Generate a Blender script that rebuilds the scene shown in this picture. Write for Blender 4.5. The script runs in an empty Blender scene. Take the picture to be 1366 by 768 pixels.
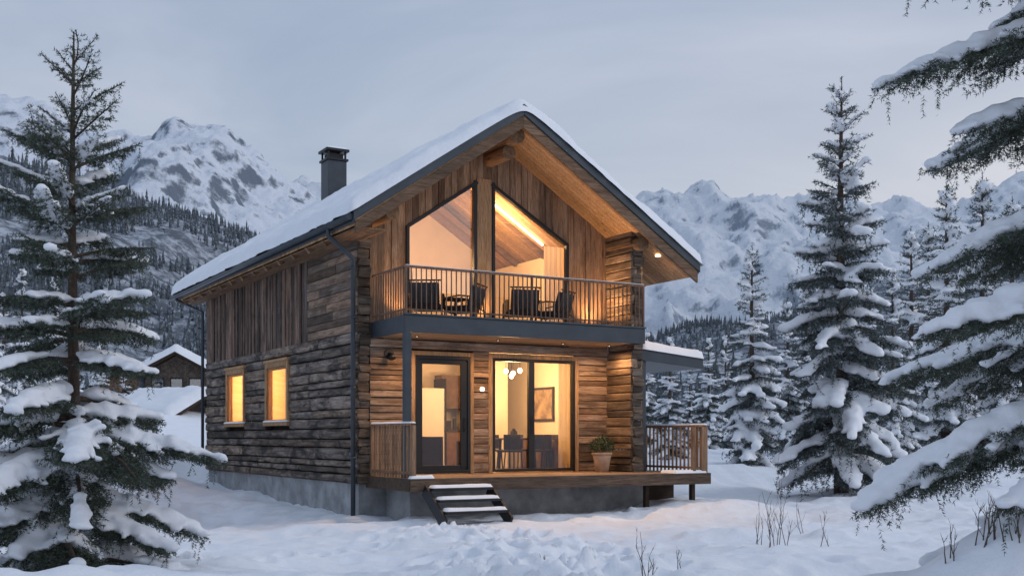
import bpy, math, numpy as np, random
from mathutils import Vector
R_=random.Random(7)
scene=bpy.context.scene
COL=scene.collection
# ------------------------------------------------------------------ helpers
def vn(x,y,seed=0):
    xi=np.floor(x).astype(np.int64); yi=np.floor(y).astype(np.int64)
    fx=x-xi; fy=y-yi
    fx=fx*fx*fx*(fx*(fx*6-15)+10); fy=fy*fy*fy*(fy*(fy*6-15)+10)
    def h(a,b):
        k=(a*374761393+b*668265263+seed*1442695041)&0xffffffff
        k=((k^(k>>13))*1274126177)&0xffffffff
        return (k^(k>>16))/4294967295.0
    return (h(xi,yi)*(1-fx)+h(xi+1,yi)*fx)*(1-fy)+(h(xi,yi+1)*(1-fx)+h(xi+1,yi+1)*fx)*fy
def fbm(x,y,seed=0,o=5,g=.5,ridge=False):
    s=0;a=1;t=0
    for i in range(o):
        n=vn(x*2**i+i*13.7,y*2**i+i*7.3,seed+i)
        if ridge: n=1-np.abs(2*n-1)
        s=s+a*n;t+=a;a*=g
    return s/t
def fast_mesh(name,verts,faces,mat=None,parent=None,smooth=False,attr=None):
    verts=np.asarray(verts,dtype=np.float32).reshape(-1,3); faces=np.asarray(faces,dtype=np.int32)
    k=faces.shape[1]; m=len(faces)
    me=bpy.data.meshes.new(name)
    me.vertices.add(len(verts)); me.vertices.foreach_set('co',verts.ravel())
    me.loops.add(m*k); me.loops.foreach_set('vertex_index',faces.ravel())
    me.polygons.add(m); me.polygons.foreach_set('loop_start',np.arange(0,m*k,k,dtype=np.int32))
    try: me.polygons.foreach_set('loop_total',np.full(m,k,dtype=np.int32))
    except Exception: pass
    me.update(calc_edges=True); me.validate()
    if smooth: me.polygons.foreach_set('use_smooth',np.ones(m,dtype=bool))
    if mat: me.materials.append(mat)
    ob=bpy.data.objects.new(name,me); COL.objects.link(ob)
    if parent: ob.parent=parent
    return ob
def empty(name,loc=(0,0,0),rz=0,sc=1):
    e=bpy.data.objects.new(name,None); e.location=loc; e.rotation_euler=(0,0,rz); e.scale=(sc,)*3
    e.empty_display_size=.2; COL.objects.link(e); return e
class MB:
    def __init__(s): s.v=[];s.f=[];s.r=[]
    def add(s,vs,fs,r=None):
        b=len(s.v); s.v+= [tuple(p) for p in vs]
        r=R_.random() if r is None else r
        for f in fs: s.f.append(tuple(b+i for i in f)); s.r.append(r)
    def box(s,x0,x1,y0,y1,z0,z1,r=None):
        s.add([(x0,y0,z0),(x1,y0,z0),(x1,y1,z0),(x0,y1,z0),(x0,y0,z1),(x1,y0,z1),(x1,y1,z1),(x0,y1,z1)],
          [(0,3,2,1),(4,5,6,7),(0,1,5,4),(1,2,6,5),(2,3,7,6),(3,0,4,7)],r)
    def quad(s,a,b,c,d): s.add([a,b,c,d],[(0,1,2,3)])
    def beam(s,p0,p1,w,h,up=(0,0,1),r=None):
        p0=Vector(p0);p1=Vector(p1);d=(p1-p0).normalized();u=Vector(up)
        sd=d.cross(u).normalized(); u=sd.cross(d)
        vs=[]
        for p in (p0,p1):
            for a,b in ((-1,-1),(1,-1),(1,1),(-1,1)): vs.append(p+sd*a*w/2+u*b*h/2)
        s.add(vs,[(0,1,2,3),(7,6,5,4),(0,4,5,1),(1,5,6,2),(2,6,7,3),(3,7,4,0)],r)
    def prism(s,poly,y0,y1,r=None):   # poly in x,z
        n=len(poly)
        vs=[(a,y0,b) for a,b in poly]+[(a,y1,b) for a,b in poly]
        fs=[tuple(range(n)),tuple(range(2*n-1,n-1,-1))]+[(i,i+n,(i+1)%n+n,(i+1)%n) for i in range(n)]
        s.add(vs,fs,r)
    def tube(s,pts,rad,n=8,r=None,cap=True):
        pts=[Vector(p) for p in pts]
        if not hasattr(rad,'__len__'): rad=[rad]*len(pts)
        vs=[]
        for i,p in enumerate(pts):
            d=(pts[min(i+1,len(pts)-1)]-pts[max(i-1,0)]).normalized()
            a=Vector((0,0,1)) if abs(d.z)<.9 else Vector((1,0,0))
            x=d.cross(a).normalized(); y=x.cross(d)
            for k in range(n):
                t=2*math.pi*k/n; vs.append(p+x*math.cos(t)*rad[i]+y*math.sin(t)*rad[i])
        fs=[]
        for i in range(len(pts)-1):
            for k in range(n):
                fs.append((i*n+k,i*n+(k+1)%n,(i+1)*n+(k+1)%n,(i+1)*n+k))
        if cap: fs+= [tuple(range(n-1,-1,-1)),tuple((len(pts)-1)*n+k for k in range(n))]
        s.add(vs,fs,r)
    def log(s,p0,p1,w,h,jit=.008,sg=.3,pw=3.0,n=16,r=None):
        p0=Vector(p0);p1=Vector(p1);L=(p1-p0).length;d=(p1-p0)/L
        sd=d.cross(Vector((0,0,1))).normalized(); u=sd.cross(d)
        m=max(2,int(L/sg)+1); vs=[]
        ph=[R_.uniform(0,6) for _ in range(4)]
        for i in range(m+1):
            t=i/m*L
            a=1+ .04*math.sin(t*1.3+ph[0])+.03*math.sin(t*3.1+ph[1])+R_.uniform(-jit,jit)*3
            ox=.012*math.sin(t*.9+ph[2]); oz=.008*math.sin(t*1.7+ph[3])
            for k in range(n):
                th=2*math.pi*(k+.5)/n; c=math.cos(th); q=math.sin(th)
                m_=(abs(c)**pw+abs(q)**pw)**(-1/pw)
                vs.append(p0+d*t+sd*(c*m_*w/2*a+ox+R_.uniform(-jit,jit)*.5)+u*(q*m_*h/2+oz+R_.uniform(-jit,jit)*.4))
        fs=[]
        for i in range(m):
            for k in range(n): fs.append((i*n+k,i*n+(k+1)%n,(i+1)*n+(k+1)%n,(i+1)*n+k))
        fs+=[tuple(range(n-1,-1,-1)),tuple(m*n+k for k in range(n))]
        s.add(vs,fs,r)
    def hewn(s,p0,p1,w,h,jit=.006,sg=.35,ch=.014,r=None):
        """hand-hewn flat timber: chamfered rectangle with slightly wandering arrises"""
        p0=Vector(p0);p1=Vector(p1);L=(p1-p0).length;d=(p1-p0)/L
        sd=d.cross(Vector((0,0,1))).normalized(); u=sd.cross(d)
        m=max(1,int(L/sg)); vs=[]; tl=R_.uniform(-.014,.014)
        prof=[(-1,-1,0,1),(-1,-1,1,0),(1,-1,-1,0),(1,-1,0,1),(1,1,0,-1),(1,1,-1,0),(-1,1,1,0),(-1,1,0,-1)]
        for i in range(m+1):
            t=i/m*L; jw=[R_.uniform(-jit,jit) for _ in range(4)]
            for k,(a,b,ca,cb) in enumerate(prof):
                q=jw[k//2]
                vs.append(p0+d*t+sd*(a*w/2+ca*ch+q+tl*b)+u*(b*h/2+cb*ch+q*.5))
        n=8; fs=[]
        for i in range(m):
            for k in range(n): fs.append((i*n+k,i*n+(k+1)%n,(i+1)*n+(k+1)%n,(i+1)*n+k))
        fs+=[tuple(range(n-1,-1,-1)),tuple(m*n+k for k in range(n))]
        s.add(vs,fs,r)
    def build(s,name,mat,parent=None,bevel=0,smooth=False):
        me=bpy.data.meshes.new(name); me.from_pydata(s.v,[],s.f); me.update()
        a=me.attributes.new('rnd','FLOAT','FACE'); a.data.foreach_set('value',s.r)
        me.materials.append(mat)
        import bmesh
        bm=bmesh.new(); bm.from_mesh(me); bmesh.ops.recalc_face_normals(bm,faces=bm.faces); bm.to_mesh(me); bm.free()
        if smooth:
            for p in me.polygons: p.use_smooth=len(p.vertices)<6
        ob=bpy.data.objects.new(name,me); COL.objects.link(ob)
        if parent: ob.parent=parent
        if bevel:
            b=ob.modifiers.new('bevel','BEVEL'); b.width=bevel; b.segments=2; b.limit_method='ANGLE'
        return ob
# ------------------------------------------------------------------ materials
class NT:
    def __init__(s,name):
        s.m=bpy.data.materials.new(name); s.m.use_nodes=True; s.t=s.m.node_tree; s.n=s.t.nodes; s.l=s.t.links
        s.b=s.n['Principled BSDF']; s.out=s.n['Material Output']
    def nd(s,t,**k):
        q=s.n.new(t)
        for a,b in k.items(): setattr(q,a,b)
        return q
    def link(s,a,b): s.l.new(a,b)
    def noise(s,vec,scale,detail=5,rough=.55,dist=0):
        q=s.nd('ShaderNodeTexNoise'); q.inputs['Scale'].default_value=scale; q.inputs['Detail'].default_value=detail
        q.inputs['Roughness'].default_value=rough; q.inputs['Distortion'].default_value=dist
        if vec is not None: s.link(vec,q.inputs['Vector'])
        return q.outputs['Fac']
    def ramp(s,fac,stops,interp='LINEAR'):
        q=s.nd('ShaderNodeValToRGB'); q.color_ramp.interpolation=interp; e=q.color_ramp.elements
        while len(e)<len(stops): e.new(.5)
        for i,(p,c) in enumerate(stops):
            e[i].position=p; e[i].color=(c,c,c,1) if not hasattr(c,'__len__') else (*c,1)
        s.link(fac,q.inputs['Fac']); return q.outputs['Color']
    def mix(s,a,b,fac,mode='MIX'):
        q=s.nd('ShaderNodeMix',data_type='RGBA',blend_type=mode)
        for v,i in ((fac,0),(a,6),(b,7)):
            if hasattr(v,'links'): s.link(v,q.inputs[i])
            elif hasattr(v,'__len__'): q.inputs[i].default_value=(*v,1)
            else: q.inputs[i].default_value=v
        return q.outputs[2]
    def math(s,op,a,b=0,clamp=False):
        q=s.nd('ShaderNodeMath',operation=op,use_clamp=clamp)
        for v,i in ((a,0),(b,1)):
            if hasattr(v,'links'): s.link(v,q.inputs[i])
            else: q.inputs[i].default_value=v
        return q.outputs[0]
    def bump(s,h,st=.5,dist=.01,prev=None):
        q=s.nd('ShaderNodeBump'); q.inputs['Strength'].default_value=st; q.inputs['Distance'].default_value=dist
        s.link(h,q.inputs['Height'])
        if prev: s.link(prev,q.inputs['Normal'])
        s.link(q.outputs[0],s.b.inputs['Normal']); return q.outputs[0]
def plain(name,c,rough=.6,metal=0,var=.15,sc=6,bump=.15,bd=.004,spec=.5):
    t=NT(name); tc=t.nd('ShaderNodeTexCoord').outputs['Object']
    n=t.noise(tc,sc,6,.6); n2=t.noise(tc,sc*7,4,.6)
    c2=tuple(x*(1-var*1.6) for x in c); c3=tuple(min(1,x*(1+var)) for x in c)
    t.link(t.ramp(n,[(.3,c2),(.7,c3)]),t.b.inputs['Base Color'])
    t.b.inputs['Roughness'].default_value=rough; t.b.inputs['Metallic'].default_value=metal; t.b.inputs['Specular IOR Level'].default_value=spec
    if bump: t.bump(n2,bump,bd)
    return t.m
def wood(name,dark,mid,light,axis,weather=.5,plank=None,bump=.6,rough=.8,var=.5,wcol=(.03,.024,.02),grey=0,wsc=1.3,gcol=(.25,.225,.205)):
    t=NT(name); tc=t.nd('ShaderNodeTexCoord').outputs['Object']
    at=t.nd('ShaderNodeAttribute',attribute_name='rnd').outputs['Fac']
    cmb=t.nd('ShaderNodeCombineXYZ')
    for i in range(3): t.link(t.math('MULTIPLY',at,[31.,17.,23.][i]),cmb.inputs[i])
    rnd=at
    if plank:
        sp=t.nd('ShaderNodeSeparateXYZ'); t.link(tc,sp.inputs[0])
        q=t.math('DIVIDE',sp.outputs[plank[0]],plank[1]); fl=t.math('FLOOR',q)
        wn=t.nd('ShaderNodeTexWhiteNoise',noise_dimensions='1D'); t.link(fl,wn.inputs['W'])
        rnd=wn.outputs['Value']
        cmb=t.nd('ShaderNodeCombineXYZ')
        for i in range(3): t.link(t.math('MULTIPLY',rnd,[31.,17.,23.][i]),cmb.inputs[i])
    ad=t.nd('ShaderNodeVectorMath',operation='ADD'); t.link(tc,ad.inputs[0]); t.link(cmb.outputs[0],ad.inputs[1])
    mp=t.nd('ShaderNodeMapping'); sc=[1,1,1]
    for i in range(3): sc[i]=.45 if i=='xyz'.index(axis) else 6.5
    mp.inputs['Scale'].default_value=sc; t.link(ad.outputs[0],mp.inputs[0]); v=mp.outputs[0]
    g=t.noise(v,2.2,7,.65,.7); g2=t.noise(v,9,6,.7,.2); 
    mb_=t.nd('ShaderNodeMapping'); mb_.inputs['Scale'].default_value=[.6 if x<1 else 1.6 for x in sc]; t.link(ad.outputs[0],mb_.inputs[0])
    big=t.noise(mb_.outputs[0],wsc,6,.68,.5)
    c=t.ramp(g,[(.28,dark),(.5,mid),(.74,light)])
    c=t.mix(c,t.ramp(g2,[(.36,.25),(.54,1.)]),.7,'MULTIPLY')
    c=t.mix(c,t.ramp(rnd,[(0,1-var),(.5,1-.25*var),(1,1+.45*var)]),1,'MULTIPLY')
    if grey:
        wn2=t.nd('ShaderNodeTexWhiteNoise',noise_dimensions='1D'); t.link(t.math('ADD',rnd,3.7),wn2.inputs['W'])
        c=t.mix(c,gcol,t.math('MULTIPLY',t.math('MULTIPLY',wn2.outputs['Value'],t.ramp(g,[(.4,.2),(.65,1.)])),grey))
    wf=t.math('MULTIPLY',t.ramp(big,[(.44,0.),(.60,1.)]),weather)
    c=t.mix(c,wcol,wf)
    vo=t.nd('ShaderNodeTexVoronoi'); vo.inputs['Scale'].default_value=1.0
    mp2=t.nd('ShaderNodeMapping'); mp2.inputs['Scale'].default_value=[.9 if x<1 else 3.6 for x in sc]; t.link(ad.outputs[0],mp2.inputs[0]); t.link(mp2.outputs[0],vo.inputs['Vector'])
    kn=t.ramp(vo.outputs['Distance'],[(.03,.25),(.12,1.)])
    c=t.mix(c,kn,.8,'MULTIPLY')
    h=t.math('ADD',g2,t.math('MULTIPLY',g,.6))
    if plank:
        fr=t.math('FRACT',q); e=t.math('ABSOLUTE',t.math('SUBTRACT',fr,.5))
        ln=t.ramp(e,[(.455,1.),(.49,.0)]); c=t.mix(c,t.ramp(e,[(.455,1.),(.49,.25)]),1,'MULTIPLY')
        h=t.math('ADD',h,t.math('MULTIPLY',ln,1.5))
    t.link(c,t.b.inputs['Base Color']); t.b.inputs['Roughness'].default_value=rough; t.b.inputs['Specular IOR Level'].default_value=.3
    t.bump(h,bump,.018)
    return t.m
def snowmat(name='snow',c=(.84,.875,.93),sc=1.0,bd=.02,st=.6):
    t=NT(name); tc=t.nd('ShaderNodeTexCoord').outputs['Object']
    n=t.noise(tc,2.2*sc,6,.6); n2=t.noise(tc,14*sc,5,.65); n3=t.noise(tc,90*sc,2,.7)
    t.link(t.ramp(n,[(.3,tuple(x*.94 for x in c)),(.7,c)]),t.b.inputs['Base Color'])
    t.b.inputs['Roughness'].default_value=.75; t.b.inputs['Specular IOR Level'].default_value=.25
    h=t.math('ADD',t.math('MULTIPLY',n2,1.0),t.math('MULTIPLY',n3,.28))
    t.bump(t.math('ADD',h,t.math('MULTIPLY',n,1.5)),st,bd)
    return t.m
def emis(name,c,s):
    t=NT(name); t.b.inputs['Base Color'].default_value=(.8,.8,.8,1)
    t.b.inputs['Emission Color'].default_value=(*c,1); t.b.inputs['Emission Strength'].default_value=s; return t.m
def glass(name,base=.05,k=1.0,tint=(.95,.97,.96)):
    t=NT(name); t.n.remove(t.b)
    tr=t.nd('ShaderNodeBsdfTransparent'); tr.inputs[0].default_value=(*tint,1)
    gl=t.nd('ShaderNodeBsdfGlossy'); gl.inputs['Roughness'].default_value=.015; gl.inputs[0].default_value=(1,1,1,1)
    fr=t.nd('ShaderNodeFresnel'); fr.inputs[0].default_value=1.5
    f=t.math('ADD',t.math('MULTIPLY',fr.outputs[0],k),base,True)
    mx=t.nd('ShaderNodeMixShader'); t.link(f,mx.inputs[0]); t.link(tr.outputs[0],mx.inputs[1]); t.link(gl.outputs[0],mx.inputs[2])
    t.link(mx.outputs[0],t.out.inputs[0]); return t.m

M_snow=snowmat(); M_gsnow=snowmat('ground_snow',(.84,.88,.945),1.0,.03,.55); M_tsnow=snowmat('tree_snow',(.87,.90,.95),3,.012)
M_logL=wood('weathered_log_side',(.05,.034,.027),(.21,.15,.11),(.52,.41,.32),'y',.92,var=.75,wcol=(.024,.021,.021),grey=.85,wsc=2.1,gcol=(.37,.33,.30),bump=.9)
M_brdL=wood('weathered_board_side',(.08,.042,.030),(.22,.125,.085),(.42,.29,.21),'z',.75,var=.65,grey=.6,wsc=1.8,bump=.8)
M_plkL=wood('plank_side',(.12,.07,.045),(.30,.19,.125),(.50,.36,.26),'y',.55,var=.7,grey=.6,wsc=1.8,bump=.8)
M_front=wood('front_plank',(.12,.065,.042),(.35,.22,.135),(.60,.45,.33),'x',.62,var=.75,wcol=(.065,.043,.032),grey=.65,gcol=(.46,.37,.30),wsc=1.7,bump=.8)
M_wing=wood('wing_log',(.10,.06,.038),(.31,.20,.12),(.50,.36,.24),'y',.6,var=.7,wcol=(.05,.034,.026),grey=.5,gcol=(.36,.30,.24))
M_end=wood('log_end',(.045,.03,.024),(.16,.115,.08),(.33,.25,.18),'x',.7,var=.7,grey=.5)
M_board=wood('front_board',(.20,.105,.055),(.42,.255,.145),(.58,.40,.26),'z',.35,var=.55,wcol=(.10,.056,.034),grey=.2)
M_soffit=wood('pine_soffit',(.36,.20,.10),(.52,.32,.17),(.62,.42,.25),'x',.08,plank=(1,.14),bump=.3,var=.45,wcol=(.2,.1,.05))
M_soffy=wood('pine_soffit_b',(.36,.21,.12),(.52,.33,.18),(.62,.43,.26),'x',.08,plank=(1,.12),bump=.3,var=.3,wcol=(.2,.1,.05))
M_beam=wood('beam_wood',(.12,.06,.03),(.28,.16,.085),(.40,.26,.15),'y',.25,var=.3)
M_barge=wood('barge_wood',(.13,.075,.045),(.24,.145,.09),(.34,.23,.15),'x',.4,var=.3)
M_fasc=wood('deck_fascia_wood',(.06,.04,.03),(.12,.08,.056),(.20,.14,.10),'x',.4,var=.3)
M_deck=wood('deck_wood',(.20,.12,.075),(.36,.23,.14),(.48,.33,.22),'x',.2,plank=(1,.13),var=.3)
M_rail=wood('rail_wood',(.16,.09,.05),(.31,.185,.11),(.42,.28,.18),'z',.15,var=.3,bump=.3)
M_frame=wood('window_casing',(.30,.165,.08),(.46,.28,.145),(.56,.38,.22),'z',.1,var=.2,bump=.25)
M_slate=plain('slate_metal',(.045,.058,.072),.42,.3,.15,3,.05)
M_black=plain('black_metal',(.018,.02,.024),.4,.4,.1,3,.05)
M_conc=plain('concrete',(.30,.315,.33),.9,0,.28,2.2,.5,.01)
M_plas=plain('plaster',(.72,.60,.45),.9,0,.05,2,.1)
M_white=plain('white_lacquer',(.75,.68,.58),.5,0,.03,2,0)
M_dfurn=plain('dark_furniture',(.05,.034,.026),.75,0,.2,8,.2,spec=.2)
M_core=plain('dark_sheathing',(.035,.026,.02),.95,0,.2,8,.2,spec=.1)
M_walnut=plain('walnut',(.16,.085,.045),.6,0,.2,8,.2,spec=.3)
M_cush=plain('cushion_grey',(.07,.07,.075),.95,0,.2,30,.5,.003,spec=.1)
M_tcot=plain('clay_pot',(.50,.36,.26),.85,0,.15,6,.3)
M_int=wood('interior_floor',(.25,.15,.08),(.38,.24,.14),(.48,.32,.19),'x',.05,plank=(1,.18),bump=.2,rough=.45,var=.2)
M_glass=glass('window_glass',.015,1.0); M_glassR=glass('window_glass_coated',.13,2.0,(.92,.92,.94)); M_glassS=glass('side_window_glass_ar',.0,.22)
def bark():
    t=NT('bark'); tc=t.nd('ShaderNodeTexCoord').outputs['Object']
    mp=t.nd('ShaderNodeMapping'); mp.inputs['Scale'].default_value=(6,6,1.6); t.link(tc,mp.inputs[0])
    n=t.noise(mp.outputs[0],5,8,.7,.5)
    t.link(t.ramp(n,[(.3,(.035,.024,.018)),(.7,(.13,.09,.065))]),t.b.inputs['Base Color']); t.b.inputs['Roughness'].default_value=.95
    t.bump(n,1,.03); return t.m
M_bark=bark()
def needles(name,a,b,fr,frost=.25,sc=5):
    t=NT(name); tc=t.nd('ShaderNodeTexCoord').outputs['Object']
    n=t.noise(tc,sc,4,.7); n2=t.noise(tc,sc*5,3,.7)
    c=t.ramp(n,[(.35,a),(.68,b)])
    c=t.mix(c,fr,t.math('MULTIPLY',t.ramp(n2,[(.5,0.),(.66,1.)]),frost))
    t.link(c,t.b.inputs['Base Color']); t.b.inputs['Roughness'].default_value=.7; t.b.inputs['Specular IOR Level'].default_value=.25
    return t.m
M_need=needles('spruce_needles',(.028,.040,.026),(.075,.095,.058),(.50,.54,.60),.28)
M_needm=needles('spruce_needles_mid',(.030,.043,.038),(.065,.085,.070),(.50,.55,.62),.6,3)
# ------------------------------------------------------------------ house frame
A=Vector((-3.09,22.5,0)); TH=math.radians(30); cu,su=math.cos(TH),math.sin(TH)
def W(u,v,z=0): return Vector((A.x+cu*u-su*v, A.y+su*u+cu*v, z))
house=empty('wooden_chalet',A,TH)
UR=3.0; ZR=8.34; UL=-.644; UE=7.51; V0=-1.44; V1=12.5; WW=6.3; LL=11.4
def zt(u): return ZR-(.68*(UR-u) if u<UR else .63*(u-UR))
FL=.87; F2=3.94
# ---- roof
m=MB()
m.prism([(UL,zt(UL)),(UL,zt(UL)-.27),(UR,ZR-.27),(UR,ZR)],V0,V1); m.prism([(UR,ZR),(UR,ZR-.27),(UE,zt(UE)-.27),(UE,zt(UE))],V0,V1)
m.build('roof_deck',M_soffit,house)
m=MB()
for y0,y1 in ((V0-.05,V0-.004),(V1+.004,V1+.05)):
    m.prism([(UL-.05,zt(UL-.05)+.02),(UL-.05,zt(UL)-.19),(UR,ZR-.17),(UR,ZR+.05)],y0,y1)
    m.prism([(UR,ZR+.05),(UR,ZR-.17),(UE+.05,zt(UE)-.19),(UE+.05,zt(UE+.05)+.02)],y0,y1)
m.box(UL-.05,UL-.004,V0,V1,zt(UL)-.22,zt(UL)+.0); m.box(UE+.004,UE+.05,V0,V1,zt(UE)-.22,zt(UE))
m.build('roof_fascia',M_slate,house,.008)
m=MB()
m.prism([(UL,zt(UL)-.19),(UL,zt(UL)-.42),(UR,ZR-.43),(UR,ZR-.19)],V0-.025,V0+.04)
m.prism([(UR,ZR-.19),(UR,ZR-.43),(UE,zt(UE)-.42),(UE,zt(UE)-.19)],V0-.025,V0+.04)
m.build('barge_boards',M_barge,house,.006)
# purlins
m=MB()
for u,d,rr in ((UR,.50,.16),(.2,.44,.15),(6.18,.44,.15)):
    z=zt(u)-d-.02
    m.log((u,V0+.22,z),(u,.6,z),rr*2,rr*2,pw=2.1,r=.5)
m.log((UR,V0+.55,ZR-.80),(UR,.3,ZR-.80),.30,.28,pw=2.1,r=.4)
m.build('purlins',M_beam,house,0,True)
m=MB()
v=0.4
while v<LL+.8:
    p0=(UL+.06,v,zt(UL)-.34); p1=(.05,v,zt(.05)-.34); m.beam(p0,p1,.12,.14); v+=.95
m.box(UL-.0+.05,.02,V0+.05,V1-.05,zt(UL)-.305,zt(UL)-.275)
m.log((-.18,-.9,zt(-.18)-.46),(-.18,LL+.5,zt(-.18)-.46),.2,.2,pw=2.2)
m.build('rafter_tails',M_beam,house,.006)
# gutter + downpipes
m=MB()
gz_=zt(UL)-.11
m.tube([(UL-.11,V0,gz_),(UL-.11,V1,gz_-.05)],.065,10)
m.tube([(UL-.11,-.35,gz_),(UL-.11,-.30,gz_-.18),(-.14,-.08,gz_-.55),(-.14,-.08,gz_-.7),(-.14,-.08,.0)],.048,10)
m.tube([(UL-.11,LL+.6,gz_-.04),(UL-.11,LL+.55,gz_-.15),(-.12,LL+.1,gz_-.5),(-.12,LL+.1,.9)],.045,8)
for z in (1.2,2.6,4.0,5.0): m.tube([(-.14,-.08,z),(-.14,-.08,z+.05)],.06,10)
m.build('gutter_and_downpipes',M_slate,house,0,True)
# snow sheets
def snow_sheet(name,P,L1,L2,thick,parent,seed=1,step=.1,edge=.18,mat=None,rag=.03,amp=.25,nz=(0,0,1)):
    n1=max(6,int(L1/step)); n2=max(6,int(L2/step))
    s,t=np.meshgrid(np.linspace(0,1,n1+1)*L1,np.linspace(0,1,n2+1)*L2,indexing='ij')
    def ed(x,L):
        d=np.minimum(x,L-x); q=np.clip(d/edge,0,1); return np.sqrt(1-(1-q)**2)
    e=np.minimum(ed(s,L1),ed(t,L2))
    h=thick*e*(1+amp*2*(fbm(s*1.3+seed,t*1.3,seed,4)-.5)+amp*.8*(fbm(s*4+seed,t*4,seed+3,3)-.5))
    jit=np.abs((fbm(s*2+9,t*2,seed+5,3)-.5)*2*rag)
    base=P(s,t)
    N=np.array(nz,dtype=float)
    top=base+h[...,None]*N
    w=np.clip(1-np.minimum(s,L1-s)/(edge*.8),0,1)
    top[...,0]+=np.where(s<L1/2,-1,1)*jit*w
    w=np.clip(1-np.minimum(t,L2-t)/(edge*.8),0,1)
    top[...,1]+=np.where(t<L2/2,-1,1)*jit*w*.5
    a=np.arange((n1+1)*(n2+1)).reshape(n1+1,n2+1)
    f=np.stack([a[:-1,:-1],a[1:,:-1],a[1:,1:],a[:-1,1:]],-1).reshape(-1,4)
    return fast_mesh(name,top.reshape(-1,3),f,mat or M_snow,parent,True)
u0,u1=UL-.14,UE+.10
def roofP(s,t):
    u=u0+s; k=.22; a=u-UR; sm=np.sqrt(a*a+k*k)-k*.25
    z=ZR-np.where(a<0,.68,.63)*sm
    return np.stack([u,V0-.08+t,z],-1)
rs=snow_sheet('roof_snow',roofP,u1-u0,V1-V0+.16,.26,house,3,.06,.19,amp=.38,rag=.09)
# ---- chimney
m=MB(); cx,cy=2.55,8.0
m.box(cx-.27,cx+.27,cy-.27,cy+.27,7.4,9.15); m.build('chimney_stack',M_slate,house,.01)
m=MB()
m.box(cx-.31,cx+.31,cy-.31,cy+.31,9.15,9.21)
for a,b in ((-1,-1),(1,-1),(1,1),(-1,1)): m.box(cx+a*.24-.025,cx+a*.24+.025,cy+b*.24-.025,cy+b*.24+.025,9.21,9.40)
m.box(cx-.2,cx+.2,cy-.2,cy+.2,9.21,9.36); m.box(cx-.33,cx+.33,cy-.33,cy+.33,9.40,9.47)
m.build('chimney_cap',M_black,house,.008)
snow_sheet('chimney_snow',lambda s,t:np.stack([cx-.3+s,cy-.3+t,9.475+0*s],-1),.6,.6,.06,house,8,.05,.1)
# ---- foundation
m=MB()
m.box(.03,WW-.03,.03,LL-.03,-.6,.70); m.box(.62,WW-.04,-1.12,.02,-.6,.62)
m.build('foundation',M_conc,house,.01)
# ---- left wall logs
openL=[(4.1,5.8),(7.55,9.25)]; OZ=(1.93,3.43)
m=MB(); zs=[.70]
while zs[-1]<3.55: zs.append(zs[-1]+R_.choice((.14,.18,.22,.26,.28)))
zs[-1]=3.77
for z0,z1 in zip(zs,zs[1:]):
    zc=(z0+z1)/2
    segs=[(-.02,LL)]
    if z1>OZ[0]+.03 and z0<OZ[1]-.03: segs=[(-.02,4.1),(5.8,7.55),(9.25,LL)]
    for a,b in segs:
        cuts=[a]+([R_.uniform(a+1,b-1)] if b-a>3.2 and R_.random()<.7 else [])+[b]
        if b-a>9 and R_.random()<.6: cuts=[a,a+R_.uniform(2,4),a+R_.uniform(5.5,8.5),b]
        for p,q in zip(cuts,cuts[1:]):
            x=R_.uniform(.04,.10); m.hewn((x,p,zc),(x,q-.012,zc),.24,(z1-z0)-.024,jit=.011,sg=.4,ch=.026)
m.build('side_log_wall',M_logL,house)
m=MB(); topz=zt(0)-.30
z=3.77
while z<topz:
    h=R_.uniform(.13,.21); z1=min(z+h,topz); x=R_.uniform(-.05,-.005); c=R_.uniform(.8,2.2) if R_.random()<.5 else 2.88+R_.uniform(-.02,.02)
    m.box(x,.1,-.02,c,z,z1-.010)
    if c<2.8: m.box(x+R_.uniform(-.012,.012),.1,c+.008,2.88,z,z1-.010)
    z=z1
m.build('side_upper_planks',M_plkL,house,.007)
m=MB(); v=2.9
while v<LL:
    w=R_.uniform(.11,.22); v1=min(v+w,LL); x=R_.uniform(-.06,-.015); m.box(x,.1,v,v1-.010,3.72+R_.uniform(-.05,.05),topz+.1); v=v1
m.build('side_upper_boards',M_brdL,house,.007)
# core walls
m=MB()
def coreL(z0,z1,a,b): m.box(.125,.22,a,b,z0,z1)
coreL(.70,OZ[0],.03,LL); coreL(OZ[1],topz+.2,.03,LL)
for a,b in ((.03,4.1),(5.8,7.55),(9.25,LL)): coreL(OZ[0],OZ[1],a,b)
m.build('side_sheathing',M_core,house)
m=MB()
m.box(WW-.2,WW-.08,.03,LL,.70,zt(WW)-.2)
m.prism([(.03,.7),(WW-.03,.7),(WW-.03,zt(WW)-.28),(UR,ZR-.28),(.03,zt(0)-.28)],LL-.12,LL)
m.build('wall_core',M_plas,house)
m=MB()
z=.70
while z<zt(WW)-.35:
    m.hewn((WW-.06,-.95 ,z+.11),(WW-.06,LL,z+.11),.24,.208); z+=.22
m.build('right_log_wall',M_wing,house)
m=MB(); z=.7
while z<7.9:
    ul=max(0,UR-(ZR-.35-z-.2)/.68); ur=min(WW,UR+(ZR-.35-z-.2)/.63)
    if ur-ul>.3: m.hewn((ul,LL+.03,z+.11),(ur,LL+.03,z+.11),.2,.21)
    z+=.22
m.build('back_log_wall',M_logL,house)
m=MB(); z=.88
while z<zt(WW-.25)-.36:
    h=R_.choice((.15,.18,.21))
    if not(3.5<z<3.93): 
        x=WW-.20+R_.uniform(-.012,.012); m.hewn((x,-.98+R_.uniform(-.03,.03),z+h/2),(x,.0,z+h/2),.16,h-.016,ch=.016)
    z+=h
m.build('wing_wall',M_wing,house)
m=MB()
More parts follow.
